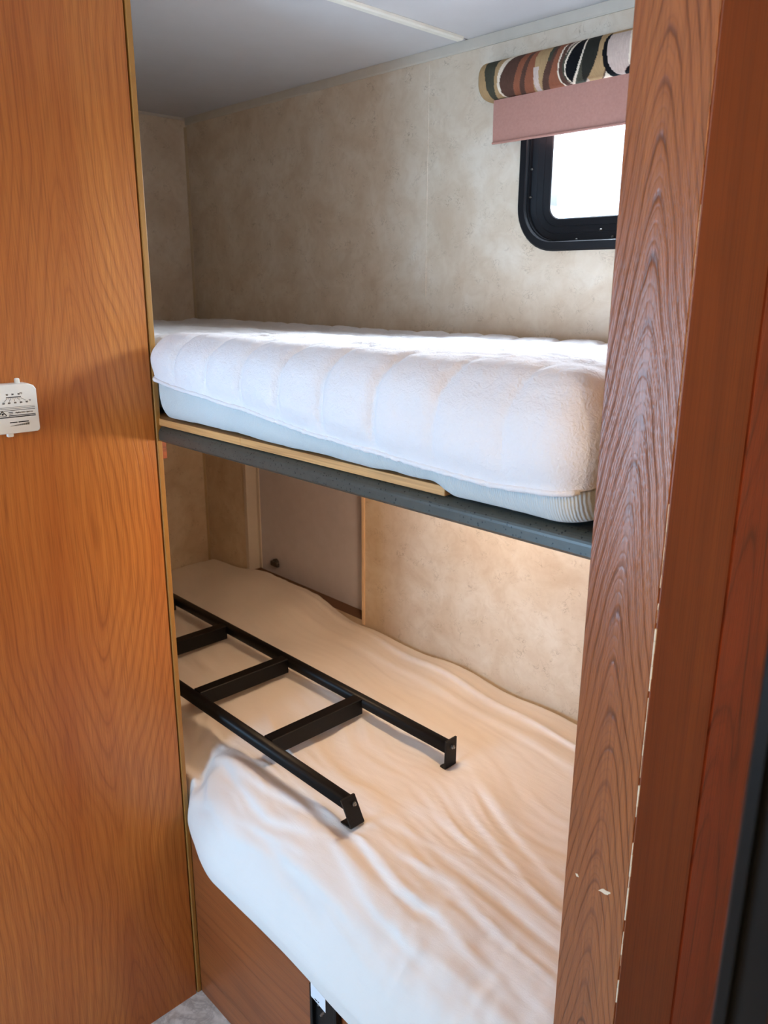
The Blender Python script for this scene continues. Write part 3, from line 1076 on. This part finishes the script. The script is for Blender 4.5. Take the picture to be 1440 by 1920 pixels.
# behind the panel keep clear of the wall
clear = smooth01((1.034 - Xg) / 0.012) * smooth01((-0.62 - Yg) / 0.05)
disp = np.where(clear > 0, disp * (1 - clear) + 0.001 * clear, disp)
disp = np.maximum(disp, -0.006)
sh = PL + NL * disp[..., None]
sh[..., 1] = np.minimum(sh[..., 1], -0.003)
sh[..., 0] = np.clip(sh[..., 0], 0.004, XR0 - 0.003)
cols = np.arange(PL.shape[1])
bot = int(np.argmin(np.abs(Yg[200] + 0.35) + (Zg[200] > 0.45) * 9))
order = (bot + cols) % PL.shape[1]
shc, Zo, Yo = sh[:, order], Zg[:, order], Yg[:, order]
rows = []
for i, x in enumerate(xs):
    hz = Zo[i].min() + 0.016
    okc = np.where(Zo[i] >= hz)[0]
    a, b_ = okc[0], okc[-1]
    ta = (hz - Zo[i, a - 1]) / (Zo[i, a] - Zo[i, a - 1])
    tb = (hz - Zo[i, b_ + 1]) / (Zo[i, b_] - Zo[i, b_ + 1])
    seg = np.vstack([shc[i, a - 1] * (1 - ta) + shc[i, a] * ta, shc[i, a:b_ + 1], shc[i, b_ + 1] * (1 - tb) + shc[i, b_] * tb])
    d = np.r_[0, np.cumsum(np.linalg.norm(np.diff(seg, axis=0), axis=1))]
    t = np.linspace(0, d[-1], 300)
    rows.append(np.stack([np.interp(t, d, seg[:, k]) for k in range(3)], 1))
shP = np.array(rows)
me = grid_mesh('fitted_sheet', shP, caps=True)
so = finish('fitted_sheet', me, M_sheet, loc=(1.0, -0.36, 0.37), smooth=True)
tag(so, 'wrinkled white fitted sheet on the lower bunk under the black ladder', 'sheet')

side = 0 if shP[200, 0, 1] < shP[200, -1, 1] else -1
path = [tuple(p) for p in shP[12:-4, side]]
fin('hem', bead(path, 0.0022, 6, 0.15), M_sheet, so, smooth=True)
# law label hanging from the mattress edge
lab = fin('label_tag', extrude_poly([(1.480, 0.400), (1.480, 0.372), (1.517, 0.366), (1.517, 0.398)], -0.7465, -0.7457, lambda u, v, t: (u, t, v)), M_tag, root)
lab['label'] = 'small white fabric label'
bm = bmesh.new()
for k, (a, b_) in enumerate(((1.490, 1.496), (1.498, 1.501))):
    box(bm, a, b_, -0.7472, -0.7466, 0.3735, 0.375)
fin('label_print', bm, M_ink, lab)

# ------------------------------------------------------------------ lower bunk base
root = thing('bunk_box', 'cherry wood front of the lower bunk standing on the marbled vinyl floor', 'bunk', (1.45, -0.35, 0))
fin('front_panel', bx(XP + 0.0025, XR0 - 0.001, YB, YB + 0.014, 0.0, 0.428), M_base, root)
fin('platform', bx(0.004, XR0 - 0.001, YB + 0.0145, -0.004, 0.325, 0.3445), M_ply, root)
br = fin('bracket', bx(1.432, 1.503, YB - 0.006, YB - 0.0005, 0.06, 0.338, 0.0015), M_black, root)
br['label'] = 'black metal bracket screwed to the front panel'
bm = bmesh.new()
box(bm, 1.432, 1.439, YB - 0.013, YB - 0.0062, 0.06, 0.338, 0.001)
box(bm, 1.496, 1.503, YB - 0.013, YB - 0.0062, 0.06, 0.338, 0.001)
fin('flange', bm, M_black, br)
for sx, sz in ((1.450, 0.300), (1.461, 0.290), (1.456, 0.282), (1.461, 0.12), (1.454, 0.105)):
    fin('screw', cyl(bmesh.new(), (sx, YB - 0.006, sz), (0, -1, 0), 0.0028, 0.003, 10, 0.0016), M_steel, br)

# ------------------------------------------------------------------ ladder
root = thing('bunk_ladder', 'black steel bunk ladder lying flat on the white lower bunk sheet', 'ladder', (0.72, -0.46, 0.585))
def tube(x0, x1, y0, y1, z0, z1, r=0.006):
    P = rrect(y0, y1, z0, z1, r, 4)
    return extrude_poly(P, x0, x1, lambda u, v, t: (t, u, v))
XL0, XL1 = 0.035, 1.4095
RAILS = ((-0.347, -0.323), (-0.606, -0.582))
for y0, y1 in RAILS:
    ro = fin('rail', tube(XL0, XL1, y0, y1, 0.611, 0.6365, 0.009), M_black, root, smooth=True)
    ro.data.polygons[0].use_smooth = True
for k in range(5):
    xf = 1.166 - 0.264 * k
    pts = [(xf, 0.6005), (xf, 0.6345), (xf - 0.0015, 0.636), (xf - 0.026, 0.636), (xf - 0.027, 0.635), (xf - 0.027, 0.6325), (xf - 0.0035, 0.6325), (xf - 0.0035, 0.6005)]
    g_ = extrude_poly(pts, RAILS[1][1] - 0.002, RAILS[0][0] + 0.002, lambda u, v, t: (u, t, v))
    fin('rung', g_, M_black, root)
for (y0, y1), sk in zip(RAILS, (0.0, 0.006)):
    yc = (y0 + y1) / 2
    # plate across the rail end that turns back under it
    prof = [(1.4100, 0.6445), (1.4138, 0.6445), (1.4138, 0.584), (1.4115, 0.5805), (1.384, 0.5785), (1.384, 0.582), (1.4075, 0.5838), (1.4100, 0.587)]
    hk = extrude_poly(prof, yc - 0.0155, yc + 0.0155, lambda u, v, t, yc=yc, sk=sk: (u + sk * (0.64 - v) / 0.06, t - sk * 1.4 * (v - 0.61) / 0.03, v))
    ho_ = fin('hook', hk, M_black, root)
    bm = cyl(bmesh.new(), (1.4138, yc + 0.002, 0.6275), (1, 0, 0), 0.0042, 0.0035, 6)
    cyl(bm, (1.4173, yc + 0.002, 0.6275), (1, 0, 0), 0.0022, 0.003, 10)
    b_ = fin('bolt', bm, M_steel, ho_)

# ------------------------------------------------------------------ thermostat on the left panel
def thermostat():
    yr, yl = -0.9165, -1.034
    z0, z1 = 1.2745, 1.350
    xf = 1.048
    root = thing('thermostat', 'white wall thermostat with printed scales on the left wood panel', 'thermostat', (XP, (yl + yr) / 2, z0))
    c = 0.008
    # outline with a clipped upper corner
    P = [(yl, z0), (yr - 0.004, z0), (yr - 0.001, z0 + 0.002), (yr, z0 + 0.005), (yr, z1 - 0.009), (yr - 0.003, z1 - 0.004), (yr - 0.010, z1 - 0.001), (yr - 0.013, z1), (yl, z1)]
    cen = ((yl + yr) / 2, (z0 + z1) / 2)
    rings = []
    for x, k in ((XP + 0.0004, 1.0), (xf - 0.006, 1.0), (xf - 0.002, 0.985), (xf, 0.95)):
        rings.append([(x, cen[0] + (u - cen[0]) * (1 - (1 - k) * 0.65), cen[1] + (v - cen[1]) * k) for u, v in P])
    bm = bmesh.new()
    V = [[bm.verts.new(p) for p in r] for r in rings]
    n = len(P)
    for i in range(len(V) - 1):
        for k in range(n):
            bm.faces.new((V[i][k], V[i][(k + 1) % n], V[i + 1][(k + 1) % n], V[i + 1][k]))
    bm.faces.new(V[-1]); bm.faces.new(V[0][::-1])
    fin('housing', bm, M_therm, root)
    fin('lever', bx(xf - 0.016, xf - 0.009, -0.944, -0.9365, z1 - 0.002, z1 + 0.0075, 0.0022), M_therm, root)
    fin('slider', bx(xf - 0.012, xf - 0.004, -0.966, -0.957, z0 - 0.005, z0 + 0.002, 0.0012), M_therm, root)
    # print: s = distance to the left of the right edge is -y; helper maps (y,z) to the face
    bm = bmesh.new()
    t0, t1 = xf + 0.00005, xf + 0.0003
    def bar(ya, yb, za, zb):
        box(bm, t0, t1, min(ya, yb), max(ya, yb), min(za, zb), max(za, zb))
    def line(ya, za, yb, zb, w):
        d = Vector((0, yb - ya, zb - za)); p = Vector((0, -d.z, d.y)).normalized() * w / 2
        a = Vector((t0, ya, za)); b_ = Vector((t0, yb, zb))
        vs = [bm.verts.new(q + o_) for o_ in (Vector((0, 0, 0)), Vector((t1 - t0, 0, 0))) for q in (a + p, a - p, b_ - p, b_ + p)]
        for f in ((0, 1, 2, 3), (7, 6, 5, 4), (0, 4, 5, 1), (1, 5, 6, 2), (2, 6, 7, 3), (3, 7, 4, 0)):
            bm.faces.new([vs[q] for q in f])
    zs = 1.3305
    bar(-0.9635, -0.9415, zs - 0.0006, zs + 0.0006)
    for ya, yb in ((-0.9625, -0.967), (-0.957, -0.9593), (-0.952, -0.9515), (-0.9465, -0.943), (-0.9415, -0.9345)):
        line(ya, zs - 0.002, yb, zs - 0.006, 0.00035)
    for k in range(9):
        line(-0.9625 + k * 0.00262, zs - 0.0012, -0.9625 + k * 0.00262, zs - 0.0028, 0.00025)
    for zc, w in ((1.3155, 0.0004), (1.3133, 0.0005), (1.3107, 0.0007)):
        bar(yl + 0.006, -0.9225, zc - w / 2, zc + w / 2)
    bar(-0.9625, -0.9225, 1.3022, 1.3033)
    bar(yl + 0.006, -0.9225, 1.2998, 1.3012)
    bar(-0.9625, -0.956, 1.3074, 1.3082)
    bar(-0.9615, -0.956, 1.3052, 1.3060)
    # triangular emblem with a dot
    line(-0.9715, 1.3102, -0.9655, 1.3035, 0.0014); line(-0.9715, 1.3102, -0.9775, 1.3035, 0.0014); bar(-0.9775, -0.9655, 1.3026, 1.3032)
    cyl(bm, (t0, -0.9712, 1.3058), (1, 0, 0), 0.0016, t1 - t0, 14)
    bar(-0.962, -0.951, 1.2915, 1.2930); bar(-0.9495, -0.934, 1.2915, 1.2930)
    for k in range(26):
        hh = 0.0003 + 0.0035 * (k / 25)
        ya = -0.962 + k * 0.00112
        bar(ya, ya + 0.00055, 1.2868, 1.2868 + hh)
    fin('printed_scale', bm, M_ink, root)
    # lettering
    def text(body, y, z, size, align='CENTER', bold=0.0):
        cu = bpy.data.curves.new('lettering', 'FONT')
        cu.body = body; cu.size = size; cu.align_x = align; cu.align_y = 'CENTER'; cu.extrude = 0.0001; cu.offset = bold
        ob = bpy.data.objects.new('tmp', cu)
        COL.objects.link(ob)
        bpy.context.view_layer.update()
        me = bpy.data.meshes.new_from_object(ob.evaluated_get(bpy.context.evaluated_depsgraph_get()))
        bpy.data.objects.remove(ob)
        R = Matrix(((0, 0, 1, xf + 0.0002), (1, 0, 0, y), (0, 1, 0, z), (0, 0, 0, 1)))
        me.transform(R)
        return me
    jobs = [('10', -0.962, zs + 0.0042, 0.0034), ('20', -0.9535, zs + 0.0042, 0.0034), ('30', -0.9445, zs + 0.0042, 0.0034), ('\u00b0C', -0.9408, zs + 0.0050, 0.0034),
            ('50', -0.968, zs - 0.0086, 0.0036), ('60', -0.9598, zs - 0.0086, 0.0036), ('70', -0.951, zs - 0.0086, 0.0036), ('80', -0.9422, zs - 0.0086, 0.0036), ('90', -0.9336, zs - 0.0086, 0.0036), ('\u00b0F', -0.929, zs - 0.0068, 0.0036),
            ('Hydro Drive Systems', -0.9392, 1.3069, 0.0030)]
    bm = bmesh.new()
    for body, y, z, s in jobs:
        me = text(body, y, z, s, bold=0.00008)
        bm.from_mesh(me)
        bpy.data.meshes.remove(me)
    fin('lettering', bm, M_ink, root)


thermostat()

# ------------------------------------------------------------------ black framed panel at the right edge, close to the camera
fx0, fx1, fy, fz = 2.216, 2.74, -1.10, 1.42
root = thing('framed_panel', 'upright wood panel in a black frame, its edge close by at the far lower right', 'panel', (2.48, fy, 0))
def rl(ins, y):
    return [(fx0 + ins, y, ins), (fx1 - ins, y, ins), (fx1 - ins, y, fz - ins), (fx0 + ins, y, fz - ins)]
fin('frame', ring_sweep([rl(0, fy + 0.044), rl(0, fy + 0.001), rl(0.001, fy), rl(0.0055, fy), rl(0.006, fy + 0.004), rl(0.010, fy + 0.004), rl(0.0105, fy + 0.001), rl(0.021, fy + 0.001), rl(0.0215, fy + 0.006), rl(0.0215, fy + 0.044)]), M_fridge, root)
fin('insert', bx(fx0 + 0.022, fx1 - 0.022, fy + 0.008, fy + 0.040, 0.022, fz - 0.022), M_red, root)

# ------------------------------------------------------------------ lamps
WARM = (1.0, 0.74, 0.47)


def bunk_lamp(x, y, z, power):
    root = thing('bunk_lamp', 'small round warm lamp under the upper bunk', 'lamp', (x, y, z))
    fin('base', cyl(bmesh.new(), (x, y, z - 0.0005), (0, 0, -1), 0.05, 0.010, 28), M_white, root)
    fin('lens', cyl(bmesh.new(), (x, y, z - 0.011), (0, 0, -1), 0.044, 0.012, 28, 0.032), lamp_mat('lens_glow', WARM, 8.0), root)
    d = bpy.data.lights.new('bunk_lamp_bulb', 'POINT')
    d.energy = power
    d.color = WARM
    d.shadow_soft_size = 0.04
    o = bpy.data.objects.new('bunk_lamp_bulb', d)
    COL.objects.link(o)
    o.parent = root
    o.location = (0, 0, -0.07)


bunk_lamp(1.32, -0.36, 1.2315, 5.5)


def ceiling_lamp(x, y, power, label):
    root = thing('ceiling_lamp', label, 'lamp', (x, y, H))
    fin('base', cyl(bmesh.new(), (x, y, H - 0.0005), (0, 0, -1), 0.10, 0.02, 32), M_white, root)
    fin('lens', cyl(bmesh.new(), (x, y, H - 0.021), (0, 0, -1), 0.09, 0.03, 32, 0.06), lamp_mat('lens_glow', WARM, 6.0), root)
    d = bpy.data.lights.new('ceiling_lamp_bulb', 'POINT')
    d.energy = power
    d.color = (1.0, 0.68, 0.38)
    d.shadow_soft_size = 0.07
    o = bpy.data.objects.new('ceiling_lamp_bulb', d)
    COL.objects.link(o)
    o.parent = root
    o.location = (0, 0, -0.13)


ceiling_lamp(2.45, -1.75, 9, 'round warm ceiling lamp over the corridor opposite the bunks')
ceiling_lamp(3.10, -1.30, 10.5, 'round warm ceiling lamp beyond the black framed panel')
